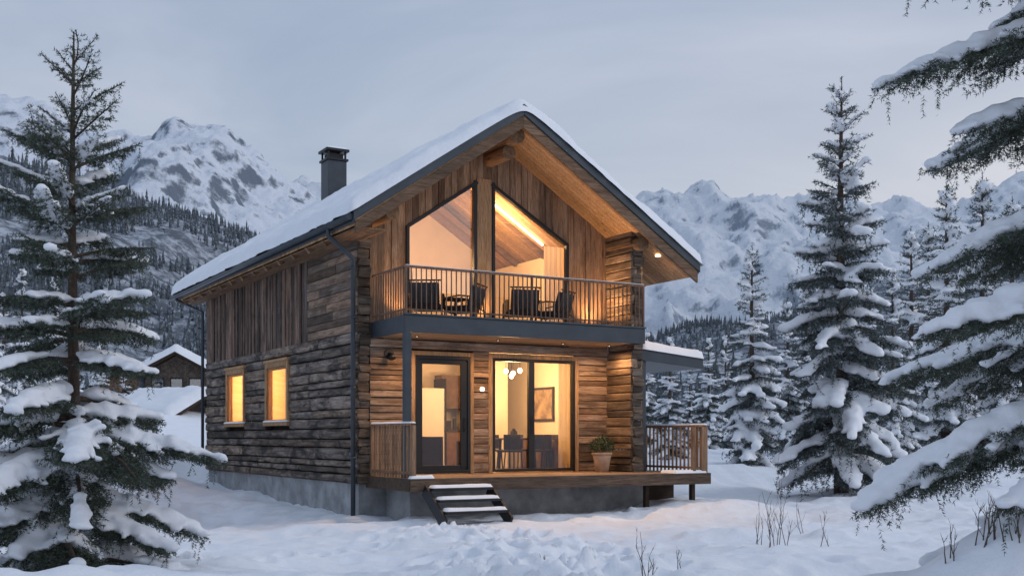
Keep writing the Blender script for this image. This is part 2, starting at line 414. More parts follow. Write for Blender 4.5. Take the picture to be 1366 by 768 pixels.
def ends(uc,vf,z0,z1,w,jj=.045):
    z=z0
    while z<z1-.05:
        h=R_.choice((.15,.18,.21,.23)); e=R_.uniform(-jj,jj); x=uc+R_.uniform(-.02,.02)
        m.hewn((x,vf+e,z+h/2),(x,vf+.25,z+h/2),w*R_.uniform(.88,1.04),h-.02,ch=.02,jit=.010); z+=h
ends(.115,-.07,.70,topz-.1,.25); ends(WW-.10,-1.0,.70,zt(WW)-.5,.26)
m.build('corner_log_ends',M_end,house)
# ---- front facade lower
DO=(1.16,2.60,.70,3.42); WO=(2.98,5.24,.70,3.45)
m=MB(); z=.75
while z<3.62:
    h=R_.choice((.11,.14,.17,.20)); z1=min(z+h,3.64); segs=[(.24,6.06)]
    if z<3.44: segs=[(.24,DO[0]),(DO[1],WO[0]),(WO[1],6.06)]
    for a,b in segs:
        yo=R_.uniform(-.016,.018); m.hewn((a,.02+yo,(z+z1)/2),(b,.02+yo,(z+z1)/2),.13,(z1-z)-.012,jit=.004,sg=.3,ch=.009)
    z=z1
m.build('front_plank_wall',M_front,house)
m=MB()
m.box(.2,DO[0],.088,.16,.7,3.64);m.box(DO[1],WO[0],.088,.16,.7,3.64);m.box(WO[1],6.1,.088,.16,.7,3.64);m.box(DO[0],DO[1],.088,.16,3.43,3.64);m.box(WO[0],WO[1],.088,.16,3.46,3.64)
m.build('front_sheathing',M_core,house)
# ---- front facade upper
G1=[(1.04,3.99),(2.68,3.99),(2.68,7.08),(1.04,5.98)]
def gt(x):
    if 1.04<=x<=2.68: return 5.98+(x-1.04)/1.64*1.10
    if 3.05<=x<=5.0: return 7.08-(x-3.05)/1.95*1.15
    return None
def T(x): return zt(x)-.275
def facade(edges,y0,y1,mb,jit=0):
    for a,b in zip(edges,edges[1:]):
        c=(a+b)/2; g=gt(c); yy=R_.uniform(-jit,jit)
        if a<UR<b: top=[(b-.003,T(b)),(UR,T(UR)),(a+.003,T(a))]
        else: top=[(b-.003,T(b)),(a+.003,T(a))]
        if g: 
            ga,gb=gt(a+1e-4),gt(b-1e-4); bot=[(a+.003,ga),(b-.003,gb)]
        else: bot=[(a+.003,3.64),(b-.003,3.64)]
        mb.prism(bot+top,y0+yy,y1)
ed=[.24]
for e in (1.04,2.68,3.05,5.0,6.08):
    n=max(1,round((e-ed[-1])/.15)); s0=ed[-1]
    for k in range(1,n+1): ed.append(s0+(e-s0)*k/n)
m=MB(); facade(ed,-.02,.07,m,.014); m.build('gable_boards',M_board,house,.004)
m=MB()
facade([.2,1.04,2.68],.075,.16,m); facade([2.68,3.05,5.0,6.1],.075,.16,m); m.build('gable_core',M_plas,house)
def frame(poly,y,w,d,mb):
    n=len(poly); c=Vector((sum(p[0] for p in poly)/n,0,sum(p[1] for p in poly)/n))
    for i in range(n):
        p=Vector((poly[i][0],0,poly[i][1])); q=Vector((poly[(i+1)%n][0],0,poly[(i+1)%n][1]))
        dd=(q-p).normalized(); nn=Vector((-dd.z,0,dd.x)); 
        if nn.dot(c-p)<0: nn=-nn
        o=nn*w/2; o.y=y+(.001*i)
        mb.beam(p+o,q+o,d,w,up=nn)
G2=[(3.05,3.99),(5.0,3.99),(5.0,5.93),(3.05,7.08)]
m=MB(); frame(G1,-.01,.07,.11,m); frame(G2,-.012,.07,.11,m)
D=(1.24,2.52,.88,3.33); S=(3.06,5.16,.90,3.33)
def rect(r): return [(r[0],r[2]),(r[1],r[2]),(r[1],r[3]),(r[0],r[3])]
frame(rect(D),-.01,.07,.12,m); frame(rect((1.31,2.45,.95,3.26)),.0,.10,.07,m)
frame(rect(S),-.01,.06,.12,m); m.box(3.97,4.11,-.05,.04,.96,3.27)
m.box(2.30,2.45,-.045,.0,1.0,3.2)
m.tube([(2.38,-.09,1.75),(2.38,-.09,2.05)],.012,8); m.tube([(2.38,-.09,1.78),(2.38,-.04,1.78)],.01,6); m.tube([(2.38,-.09,2.02),(2.38,-.04,2.02)],.01,6)
m.tube([(4.04,-.09,1.7),(4.04,-.09,2.1)],.012,8)
m.build('window_frames',M_black,house,.005)
m=MB()
def casing(x0,x1,z0,z1,w):
    m.box(x0-w,x0,-.06,.05,z0,z1+w); m.box(x1,x1+w,-.06,.05,z0,z1+w); m.box(x0,x1,-.062,.05,z1,z1+w)
casing(1.24,2.52,.87,3.335,.085); casing(3.06,5.16,.87,3.335,.10)
m.box(2.69,3.04,-.05,.02,3.96,7.14)
m.build('front_casings',M_frame,house,.006)
m=MB()
def pane(x0,x1,z0,z1,y): m.quad((x0,y,z0),(x1,y,z0),(x1,y,z1),(x0,y,z1))
m.quad(*[(a,.024,b) for a,b in G2]); pane(1.3,2.4,1.0,3.25,.02); pane(3.1,4.02,.95,3.3,.02); pane(4.05,5.12,.95,3.3,.03)
m.build('window_glass',M_glass,house)
m=MB(); m.quad(*[(a,.024,b) for a,b in G1]); m.build('gable_glass',M_glassR,house)
# side windows
t=NT('curtain_fabric'); t.b.inputs['Base Color'].default_value=(.75,.66,.52,1); t.b.inputs['Roughness'].default_value=.9
tl=t.nd('ShaderNodeBsdfTranslucent'); tl.inputs[0].default_value=(.80,.62,.40,1); mx=t.nd('ShaderNodeMixShader'); mx.inputs[0].default_value=.6
t.link(t.b.outputs[0],mx.inputs[1]); t.link(tl.outputs[0],mx.inputs[2]); t.link(mx.outputs[0],t.out.inputs[0]); M_cur=t.m
t=NT('blind_fabric'); t.b.inputs['Base Color'].default_value=(.62,.42,.22,1); t.b.inputs['Roughness'].default_value=.9
tl=t.nd('ShaderNodeBsdfTranslucent'); tl.inputs[0].default_value=(.80,.55,.28,1); mx=t.nd('ShaderNodeMixShader'); mx.inputs[0].default_value=.75
t.link(t.b.outputs[0],mx.inputs[1]); t.link(tl.outputs[0],mx.inputs[2]); t.link(mx.outputs[0],t.out.inputs[0]); M_blind=t.m
m=MB(); mf=MB(); mg=MB(); mb2=MB()
for a,b in openL:
    w=.12
    m.box(-.09,.12,a,a+w,OZ[0],OZ[1]); m.box(-.09,.12,b-w,b,OZ[0],OZ[1]); m.box(-.10,.12,a+w,b-w,OZ[1]-w,OZ[1]); m.box(-.12,.12,a-.05,b+.05,OZ[0]-.02,OZ[0]+.07)
    m.box(-.115,-.0,a-.04,b+.04,OZ[1],OZ[1]+.07)
    mf.box(-.045,.03,a+w,b-w,OZ[0]+.07,OZ[0]+.13); mf.box(-.045,.03,a+w,b-w,OZ[1]-w-.06,OZ[1]-w)
    for p in (a+w,b-w-.06): mf.box(-.043,.032,p,p+.06,OZ[0]+.13,OZ[1]-w-.06)
    y0,y1,z0,z1=a+w+.05,b-w-.05,OZ[0]+.1,OZ[1]-w-.04
    mg.quad((-.02,y0,z0),(-.02,y1,z0),(-.02,y1,z1),(-.02,y0,z1))
    mb2.quad((.075,a+.03,OZ[0]+.07),(.075,b-.03,OZ[0]+.07),(.075,b-.03,OZ[1]-.03),(.075,a+.03,OZ[1]-.03))
    snow_sheet('sill_snow',(lambda a:(lambda s,t:np.stack([-.13+s,a-.05+t,OZ[0]+.07+0*s],-1)))(a),.09,b-a+.1,.04,house,int(a*9),.03,.04,rag=.01)
m.build('side_window_casings',M_frame,house,.008); mf.build('side_window_sashes',M_frame,house,.004); mg.build('side_window_glass',M_glassS,house); mb2.build('side_window_blinds',M_blind,house)
# ---- floors
m=MB(); m.box(.2,6.1,.0,LL-.1,.72,.868); m.box(.2,6.1,.06,LL-.1,3.66,3.93); m.build('floors',M_int,house)
# ---- interior
m=MB(); m.box(.22,6.1,4.6,4.7,.868,3.66); m.box(.22,6.0,5.2,5.3,3.93,6.3)
m.prism([(.22,6.3),(6.0,6.3),(UR,ZR-.3)],5.2,5.3)
m.box(6.02,6.1,.17,LL-.12,.87,3.66); m.box(6.02,6.1,.17,LL-.12,3.93,6.1)
m.box(4.55,4.68,3.3,4.6,.868,3.66); m.box(4.68,5.35,3.3,3.4,.868,3.66)
m.build('partition_walls',M_plas,house)
m=MB()
m.box(3.95,4.54,3.9,4.59,.87,1.78); m.box(3.95,4.54,4.2,4.59,2.35,3.2); m.box(2.6,3.25,3.9,4.59,.87,3.1)
m.box(.23,.85,2.0,4.3,.87,1.75); m.box(.23,.6,2.0,4.3,2.4,3.2); m.box(5.6,6.01,1.5,3.1,.87,1.6)
m.box(.23,.8,1.0,1.9,3.94,5.0)
m.build('kitchen_units',M_walnut,house,.01)
m=MB(); m.box(3.27,3.92,3.95,4.59,.87,2.85); m.build('fridge',M_white,house,.02)
m=MB(); m.box(2.7,3.15,3.86,3.899,1.4,1.95); m.box(2.7,3.15,3.86,3.899,2.05,2.5); m.box(3.96,4.53,3.86,4.0,1.785,1.82); m.box(3.92,3.945,3.9,4.58,.88,3.1)
m.box(4.1,4.22,4.2,4.3,1.82,2.05); m.box(4.3,4.36,4.2,4.28,1.82,2.12); m.box(4.543,4.548,3.45,4.2,1.6,2.6)
m.box(3.5,3.9,1.9,2.5,.87,1.55); m.box(2.3,2.9,2.0,2.6,.87,1.65)
m.build('kitchen_appliances',M_dfurn,house,.02)
m=MB(); m.box(3.6,5.6,5.13,5.19,3.94,5.9); m.box(.5,2.4,5.13,5.19,3.94,5.6); m.build('upper_wardrobes',M_white,house,.01)
m=MB(); m.box(.23,6.02,.17,4.59,3.60,3.655); m.build('room_ceiling',M_white,house)
m=MB()
for v in (1.1,2.6,4.0): m.beam((UR+.1,v,ZR-.36),(6.0,v,zt(6.0)-.36),.12,.12)
for v in (1.1,2.6,4.0): m.beam((UR-.1,v,ZR-.36),(.25,v,zt(.25)-.36),.12,.12)
m.beam((UR,.2,ZR-.45),(UR,5.1,ZR-.45),.16,.2)
m.build('ceiling_beams',M_barge,house,.006)
def curtain(name,x0,x1,y,z0,z1,parent,mat,axis='x'):
    n=60; s=np.linspace(0,1,n); a=x0+(x1-x0)*s; w=.03*np.sin(s*(x1-x0)*50)+.008*np.sin(s*90)
    vs=[]
    for k,z in enumerate(np.linspace(z0,z1,6)):
        for i in range(n):
            vs.append((a[i],y+w[i]*(1-.1*k),z) if axis=='x' else (y+w[i]*(1-.1*k),a[i],z))
    A_=np.arange(6*n).reshape(6,n); f=np.stack([A_[:-1,:-1],A_[:-1,1:],A_[1:,1:],A_[1:,:-1]],-1).reshape(-1,4)
    return fast_mesh(name,vs,f,mat,parent,True)
curtain('curtain_lower',4.95,5.3,.30,.9,3.45,house,M_cur); curtain('curtain_upper',4.55,5.1,.28,3.95,5.9,house,M_cur)
# ---- balcony
B0,B1,BV=.25,5.86,-1.72
m=MB()
m.box(B0,B1,BV,BV+.06,3.63,3.95); m.box(B0,B0+.06,BV+.062,-.02,3.63,3.95); m.box(B1-.06,B1,BV+.062,-1.0,3.63,3.95)
m.box(B0-.02,B1+.02,BV-.025,BV+.09,3.952,3.985)
m.box(B0+.0,B0+.13,BV+.0,BV+.13,.87,3.628)
m.build('balcony_edge_and_post',M_slate,house,.006)
m=MB(); m.box(B0+.062,B1-.062,BV+.062,-.045,3.66,3.71); m.build('balcony_soffit',M_soffy,house)
m=MB(); m.box(B0+.062,B1-.062,BV+.092,-.045,3.85,3.94); m.build('balcony_floor',M_deck,house)
m=MB(); RT=4.87
m.beam((B0-.02,BV+.03,RT),(B1+.02,BV+.03,RT),.05,.045); m.beam((B0+.03,BV+.06,RT),(B0+.03,-.08,RT),.05,.045)
m.beam((B0,BV+.03,4.06),(B1,BV+.03,4.06),.03,.03); m.beam((B0+.03,BV+.06,4.06),(B0+.03,-.08,4.06),.03,.03)
n=52
for i in range(n+1):
    u=B0+.03+(B1-B0-.06)*i/n; w=.022 if i%13 else .045
    m.beam((u,BV+.03,3.985),(u,BV+.03,RT-.02),w*.9,w,up=(0,1,0))
for i in range(1,14):
    v=BV+.03+i*.118; m.beam((B0+.03,v,3.95),(B0+.03,v,RT-.02),.022,.024,up=(0,1,0))
M_brz=wood('balcony_rail_wood',(.12,.07,.05),(.22,.135,.095),(.30,.2,.14),'z',.2,var=.3,bump=.2)
m.build('balcony_railing',M_brz,house,.003)
# ---- deck
m=MB(); DV=-2.12; m.box(.18,7.3,DV,-.0,.80,.87); m.build('deck_boards',M_deck,house,.004)
m=MB(); m.box(.17,7.31,DV-.03,DV+.02,.63,.865); m.box(.16,.21,DV+.022,-.02,.63,.865); m.box(7.27,7.32,DV+.022,1.5,.63,.865); m.box(6.32,7.3,.0,1.5,.78,.868)
m.build('deck_fascia',M_fasc,house,.006)
m=MB()
for u in (5.9,7.15):
    for v in (-1.7,.8): m.box(u-.05,u+.05,v-.05,v+.05,-.4,.79)
for u in (.6,2.4,4.2,6.8): m.box(u-.04,u+.04,DV+.05,1.2 if u>6 else -1.15,.63,.79)
m.box(6.0,7.2,-1.0,-.85,.1,.62)
m.build('deck_supports',M_dfurn,house,.006)
m=MB()
def rail(p0,p1,n,z0=.87,zr=1.88):
    p0=Vector(p0);p1=Vector(p1)
    m.beam((p0.x,p0.y,zr),(p1.x,p1.y,zr),.09,.045); m.beam((p0.x,p0.y,z0+.1),(p1.x,p1.y,z0+.1),.04,.05)
    for i in range(n+1):
        p=p0.lerp(p1,i/n); w=.035 if 0<i<n else .085
        m.beam((p.x,p.y,z0),(p.x,p.y,zr-.02),w,w,up=(0,1,0))
rail((.26,-.12,0),(.26,-2.05,0),15); rail((7.22,-2.05,0),(7.22,1.45,0),25); rail((7.14,-2.05,0),(6.9,-2.05,0),2)
m.build('deck_railing',M_rail,house,.004)
for nm,a,b,c,d,z in (('rail_snow_a',.21,-2.1,.10,2.0,1.902),('rail_snow_b',7.17,-2.1,.10,3.6,1.902),('deck_snow_a',6.35,-2.12,.9,.55,.868),('deck_snow_b',.18,-2.12,.5,.16,.868)):
    snow_sheet(nm,(lambda a,b,z:(lambda s,t:np.stack([a+s,b+t,z+0*s],-1)))(a,b,z),c,d,.035 if 'rail' in nm else .07,house,int(a*7+b),.04,.05,rag=.01)
snow_sheet('balcony_rail_snow',lambda s,t:np.stack([B0+s,BV+.005+t,RT+.022+0*s],-1),B1-B0,.05,.012,house,4,.03,.025,rag=0)
# steps
m=MB()
for i in range(3):
    z=.70-.2*i; v1=-2.17-.28*i; m.box(.47,1.77,v1-.29,v1,z-.05,z)
    snow_sheet('step_snow',(lambda v1,z:(lambda s,t:np.stack([.49+s,v1-.27+t,z+.001+0*s],-1)))(v1,z),1.26,.25,.055,house,i+20,.04,.07,rag=.015)
for u in (.44,1.80):
    m.beam((u,-2.16,.66),(u,-3.02,.06),.05,.24,up=(0,0,1))
m.build('entrance_steps',M_black,house,.005)
# ---- lean-to
m=MB(); 
m.prism([(6.31,3.58),(6.31,3.34),(8.05,3.20),(8.05,3.42)],-1.0,2.4); m.box(6.36,6.46,-1.0+.05,-.85,.87,3.33); m.box(6.36,6.46,2.1,2.2,.87,3.33)
m.build('side_canopy',M_slate,house,.01)
snow_sheet('canopy_snow',lambda s,t:np.stack([6.33+s,-1.03+t,3.585-.092*s],-1),1.76,3.45,.2,house,31,.06,.14)
# ---- lamps on house, plus added downlights and uplights
m=MB(); m.tube([(.64,-.05,3.33),(.64,-.10,3.33)],.10,16); m.tube([(.64,-.1,3.33),(.64,-.2,3.30),(.64,-.24,3.22)],[.03,.04,.07],12)
added_spots=[(.95,-.75),(2.8,-.75),(4.4,-.75),(5.6,-.75)]  # downlights added under the balcony to light the terrace
for a,b in added_spots: m.tube([(a,b,3.659),(a,b,3.640)],.035,14)
m.build('wall_lamp_and_added_rings',M_black,house,0,True)
warm=(1,.56,.25)
M_em=emis('lamp_glow',(1,.72,.42),6); M_em2=emis('strip_glow',(1,.80,.52),9)
m=MB(); m.tube([(2.80,-.05,2.66),(2.80,-.085,2.66)],.045,16)
for a,b in added_spots: m.tube([(a,b,3.641),(a,b,3.638)],.012,10)  # small glowing lenses for the added downlights
m.tube([(6.75,-1.0,zt(6.75)-.275),(6.75,-1.0,zt(6.75)-.31)],.06,14)
m.build('lamp_and_added_lenses',M_em,house)
m=MB(); m.beam((3.25,2.2,zt(3.25)-.34),(5.7,2.2,zt(5.7)-.34),.05,.03); m.beam((4.0,.9,3.585),(5.9,.9,3.585),.04,.02,up=(0,0,1)); m.build('ceiling_light_strip',M_em2,house)
m=MB()
for a in (.75,2.86,5.5): m.tube([(a,-.25,3.94),(a,-.25,4.02)],.06,12)  # made-up fixtures for the added uplights
m.build('added_uplight_fixtures',M_black,house)
def light(name,kind,u,v,z,e,size=.1,c=warm,parent=house,rot=None,spot=2.2,blend=.8):
    l=bpy.data.lights.new(name,kind); l.energy=e; l.color=c
    if kind=='SPOT': l.spot_size=spot; l.spot_blend=blend; l.shadow_soft_size=size
    else: l.shadow_soft_size=size
    o=bpy.data.objects.new(name,l); COL.objects.link(o); o.parent=parent; o.location=(u,v,z)
    if rot: o.rotation_euler=rot
    return o
for i,(a,b) in enumerate(added_spots): light('added_porch_spot','SPOT',a,b,3.62,115,.06,spot=2.8,blend=1)  # added lamps that warm the terrace
light('gable_spot','SPOT',6.75,-1.0,zt(6.75)-.33,60,.05,spot=2.7)
for a in (.75,2.86,5.5): light('added_uplight','SPOT',a,-.25,4.04,(85 if a<5 else 210),.05,rot=(math.pi+(.25),(.25 if a<2 else (-.3 if a<4 else .1)),0),spot=2.6,blend=1)  # added lamps that brighten the gable soffit from below
light('dining_light','POINT',4.75,2.1,2.75,150,.15,(1,.60,.28)); light('kitchen_light','POINT',2.3,2.3,3.3,120,.15,(1,.58,.26))
light('upper_light','POINT',4.2,2.2,6.3,230,.25,(1,.58,.26)); light('upper_light_b','POINT',1.8,2.4,5.6,150,.2,(1,.57,.26))
light('bedroom_light','POINT',1.6,6.0,3.0,330,.15,(1,.58,.25)); light('bedroom_light_b','POINT',1.6,8.6,3.0,330,.15,(1,.58,.25))
# ------------------------------------------------------------------ furniture / props
def root(name,u,v,z,r=0): return empty(name,W(u,v,z),TH+r)
e=root('dining_table',4.7,1.7,FL)
m=MB(); m.box(-.8,.8,-.45,.45,.71,.75); m.build('table_top',M_walnut,e,.01)
m=MB()
for a in (-.7,.7):
    for b in (-.36,.36): m.beam((a,b,0),(a*.92,b*.9,.71),.05,.05,up=(0,1,0))
m.build('table_legs',M_dfurn,e,.005)
e=root('vase',4.6,1.7,FL+.75); m=MB(); m.tube([(0,0,0),(0,0,.06),(0,0,.14),(0,0,.2),(0,0,.22)],[.05,.09,.08,.035,.045],14); 
m.build('vase_body',M_dfurn,e,0,True)
def chair(u,v,r):
    e=root('dining_chair',u,v,FL,r); m=MB()
    m.box(-.22,.22,-.21,.21,.43,.48); 
    pts=[(.24*math.sin(t)*1.05,-.02+.25*math.cos(t),.0) for t in np.linspace(-1.3,1.3,9)]
    for p,q in zip(pts,pts[1:]):
        m.beam((p[0],p[1],.66),(q[0],q[1],.66),.035,.34)
    m.build('seat_and_back',M_dfurn,e,.012)
    m=MB()
    for a in (-.19,.19):
        m.tube([(a*1.1,-.2,0),(a,-.17,.43)],.016,6); m.tube([(a*1.1,.22,0),(a,.18,.45),(a,.2,.7)],.016,6)
    m.build('legs',M_black,e)
chair(4.05,.95,math.pi+.3); chair(4.9,1.0,math.pi-.25); chair(5.7,1.75,-math.pi/2); chair(4.4,2.45,0); chair(3.6,1.7,1.4); chair(5.1,2.45,.1)
e=root('pendant_lamp',4.75,2.0,3.6); m=MB(); g=MB()
for a,b,h in ((0,0,-.45),(-.16,.06,-.40),(.16,-.05,-.38),(.05,.16,-.5)):
    m.tube([(a,b,0),(a,b,h+.08)],.006,6)
    g.tube([(a,b,h+.06),(a,b,h+.04),(a,b,h),(a,b,h-.04),(a,b,h-.06)],[.02,.045,.058,.045,.015],14)
m.build('cords',M_black,e); g.build('shades',emis('pendant_glow',(1,.80,.55),6),e,0,True)
e=root('framed_picture',6.0,2.75,2.45,0)
m=MB(); m.box(-.03,.01,-.6,.6,-.42,.42); m.build('frame',M_dfurn,e,.006)
m=MB(); m.box(-.036,-.031,-.54,.54,-.36,.36); m.build('canvas',plain('painting',(.36,.24,.14),.8,0,.5,3),e)
def lounge(u,v,r):
    e=root('lounge_chair',u,v,F2,r); m=MB()
    m.box(-.30,.30,-.30,.26,.24,.36); m.beam((0,.24,.34),(0,.36,.74),.58,.12,up=(0,1,.2))
    m.build('cushions',M_cush,e,.03)
    m=MB()
    for a in (-.35,.35):
        m.tube([(a,-.32,0),(a,-.30,.50),(a,.05,.55),(a,.32,.52),(a,.36,0)],.017,8)
        for k in range(5): m.tube([(a,-.25+.12*k,.25),(a,-.25+.12*k,.53)],.009,6)
    m.tube([(-.35,-.30,.25),(.35,-.30,.25)],.015,8); m.tube([(-.35,.34,.3),(.35,.34,.3)],.015,8)
    for k in range(8): m.tube([(-.28+.08*k,.30,.3),(-.28+.08*k,.42,.78)],.009,6)
    m.tube([(-.33,.42,.78),(.33,.42,.78)],.016,8)
    m.build('frame',M_dfurn,e)
lounge(1.15,-.75,2.6); lounge(2.0,-.7,-2.4); lounge(3.35,-.8,2.8); lounge(4.1,-.75,-2.6)
e=root('side_table',1.6,-1.15,F2); m=MB(); m.tube([(0,0,.42),(0,0,.45)],.24,20); m.tube([(0,0,0),(0,0,.42)],.02,8); m.tube([(0,0,0),(0,0,.015)],.16,16); m.build('table',M_dfurn,e)
e=root('potted_plant',5.5,-.62,FL)
m=MB(); m.tube([(0,0,0),(0,0,.3),(0,0,.40),(0,0,.42)],[.14,.19,.215,.215],20); m.tube([(0,0,.38),(0,0,.43)],[.225,.225],20); m.build('pot',M_tcot,e,0,True)
rg=np.random.default_rng(5); vs=[];fs=[]
for i in range(750):
    a=rg.uniform(0,6.28); rr=.28*rg.random()**.5; z=.45+rg.random()*.34*(1-(rr/.32)**2*.6); c=np.array([rr*math.cos(a),rr*math.sin(a),z])
    d=rg.normal(size=3); d[2]=abs(d[2]); d/=np.linalg.norm(d); q=np.cross(d,rg.normal(size=3)); q/=np.linalg.norm(q)
    b=len(vs); l=.06; vs+= [c,c+d*l*.5+q*.016,c+d*l,c+d*l*.5-q*.016]; fs.append((b,b+1,b+2,b+3))
fast_mesh('leaves',vs,fs,plain('shrub_leaf',(.035,.06,.025),.6),e)
e=root('storage_bench',6.65,.3,FL); m=MB(); m.box(-.28,.28,-.5,.5,.05,.42); m.box(-.3,.3,-.52,.52,.42,.47)
for a in (-.25,.25):
    for b in (-.45,.45): m.box(a-.03,a+.03,b-.03,b+.03,0,.05)
m.build('bench_body',M_rail,e,.01)
# ------------------------------------------------------------------ ground
def ground_z(x,y):
    x=np.asarray(x,float); y=np.asarray(y,float)
    z=0.9*np.clip((y-24)/22,0,1)**1.2
    z=z*np.clip(.5+(x+2)/10,0,1)+ .35*np.clip((y-24)/9,0,1)*(1-np.clip(.5+(x+2)/10,0,1))
    z+= .9*np.exp(-(((x+13)/5)**2+((y-34)/7)**2))
    z+= 3.0*np.exp(-(((x+21)/12)**2+((y-62)/11)**2))
    z+= .25*np.clip((y-55)/60,0,1)
    bank=np.exp(-((y-8.0)/2.4)**2)
    z+= bank*(.62+.10*np.tanh(-(x+.5)/2.0))
    z+= .35*np.clip((7-y)/5,0,1)
    z+= .30*np.exp(-(((x+6.3)/2.6)**2+((y-12)/3)**2))
    z+= .80*np.exp(-(((x-4.3)/.85)**2+((y-8.7)/.8)**2))
    z+= .30*np.exp(-(((x-6.5)/3.5)**2+((y-15)/4)**2))
    z+= .22*np.exp(-(((x-9)/3)**2+((y-24)/2.5)**2))
    z+= (fbm(x*.16+3,y*.16,11,3)-.5)*.65*np.clip(1-np.abs(y)/200,0,1)
    z+= (fbm(x*.6,y*.75+8,12,4)-.5)*.44
    r=fbm(x*.5+20,y*.9,18,3,.5,True); z+= (r-.5)*.14
    z+= (fbm(x*2.6,y*2.6,15,4)-.5)*.06
    lu=(x-A.x)*cu+(y-A.y)*su; lv=-(x-A.x)*su+(y-A.y)*cu
    du=np.maximum(np.maximum(-.3-lu,lu-7.5),0); dv=np.maximum(np.maximum(-2.6-lv,lv-12),0); d=np.hypot(du,dv)
    k=np.clip(1-d/1.8,0,1); k=k*k*(3-2*k)
    s_=np.clip((lu-5.2)/2,0,1)
    tgt=.03+.27*np.clip(lv/11,0,1)+(fbm(x*1.2,y*1.2,33,4)-.5)*.26+.26*s_*s_*(3-2*s_)
    z=z*(1-k)+tgt*k
    return z
def axis(a,b,st,far,n):
    c=np.arange(a,b,st); g=np.geomspace(st*1.5,far,n)
    return np.concatenate([(a-g)[::-1],c,c[-1]+g])
xs=axis(-11,13,.05,4200,60); ys=axis(6.5,27,.05,4200,60)
X,Y=np.meshgrid(xs,ys,indexing='ij')
Z=ground_z(X,Y)
rg=np.random.default_rng(3)
def near(cx,cy,w,dz,ax=1,ay=1,rot=0,rim=.3):
    i0,i1=np.searchsorted(xs,[cx-w*4,cx+w*4]); j0,j1=np.searchsorted(ys,[cy-w*4,cy+w*4])
    if i1<=i0 or j1<=j0: return
    x=X[i0:i1,j0:j1]-cx; y=Y[i0:i1,j0:j1]-cy
    c,s=math.cos(rot),math.sin(rot); a=(x*c+y*s)/(w*ax); b=(-x*s+y*c)/(w*ay); q=a*a+b*b
    Z[i0:i1,j0:j1]+= -dz*np.exp(-q**1.5)+dz*rim*np.exp(-((np.sqrt(q)-1.5)/.35)**2)
pth=[(-.55,19.6),(-.2,18),(.4,16),(.6,14),(.3,12),(.1,10),(.4,8)]
for k in range(420):
    t=rg.uniform(0,len(pth)-1.001); i=int(t); f=t-i
    cx=pth[i][0]*(1-f)+pth[i+1][0]*f+rg.normal()*.75; cy=pth[i][1]*(1-f)+pth[i+1][1]*f+rg.normal()*.3
    near(cx,cy,rg.uniform(.09,.19),rg.uniform(.03,.115),.8,1.5,rg.normal()*.5,.38)
for k in range(110):
    near(rg.uniform(1.5,9),rg.uniform(12,24),rg.uniform(.08,.25),rg.uniform(.02,.08),1,1,rg.uniform(0,3))
for k in range(60):
    near(rg.uniform(-5,6),rg.uniform(11,19),rg.uniform(.05,.12),-rg.uniform(.02,.04),1,1,rg.uniform(0,3),0)
for k in range(26):
    near(-4.5+.16*k,10.5+.37*k,.10,.08,.8,1.4,-.5)
n1,n2=len(xs),len(ys); a=np.arange(n1*n2).reshape(n1,n2)
f=np.stack([a[:-1,:-1],a[1:,:-1],a[1:,1:],a[:-1,1:]],-1).reshape(-1,4)
fast_mesh('snow_ground',np.stack([X,Y,Z],-1).reshape(-1,3),f,M_gsnow,None,True)
def gz(x,y): return float(ground_z(np.array([x]),np.array([y]))[0])
# ------------------------------------------------------------------ mountains
def mtn_mat(name,tree_lo,tree_hi,rock,snow,ns,forest=(.05,.065,.085),steep=(.62,.80),bd=6.):
    t=NT(name); g=t.nd('ShaderNodeNewGeometry'); sp=t.nd('ShaderNodeSeparateXYZ'); t.link(g.outputs['Normal'],sp.inputs[0])
    ps=t.nd('ShaderNodeSeparateXYZ'); t.link(g.outputs['Position'],ps.inputs[0])
    n=t.noise(g.outputs['Position'],ns,9,.68,.3); n2=t.noise(g.outputs['Position'],ns*6,8,.75); 
    s=t.math('ADD',sp.outputs[2],t.math('MULTIPLY',t.math('SUBTRACT',n,.5),.9)); s=t.math('ADD',s,t.math('MULTIPLY',t.math('SUBTRACT',n2,.5),.9))
    k=t.ramp(s,[(steep[0],0.),(steep[1],1.)])
    c=t.mix(rock,snow,k)
    h=t.math('ADD',ps.outputs[2],t.math('MULTIPLY',t.math('SUBTRACT',n,.5),(tree_hi-tree_lo)*2.2))
    mr=t.nd('ShaderNodeMapRange'); t.link(h,mr.inputs[0]); mr.inputs[1].default_value=tree_lo; mr.inputs[2].default_value=tree_hi; mr.inputs[3].default_value=1; mr.inputs[4].default_value=0
    fm=t.math('MULTIPLY',mr.outputs[0],t.ramp(n2,[(.40,.15),(.55,1.)]))
    c=t.mix(c,forest,t.math('MULTIPLY',fm,.85))
    t.link(c,t.b.inputs['Base Color']); t.b.inputs['Roughness'].default_value=.9; t.b.inputs['Specular IOR Level'].default_value=.1
    t.bump(t.math('ADD',n,t.math('MULTIPLY',n2,.5)),1.0,bd)
    return t.m
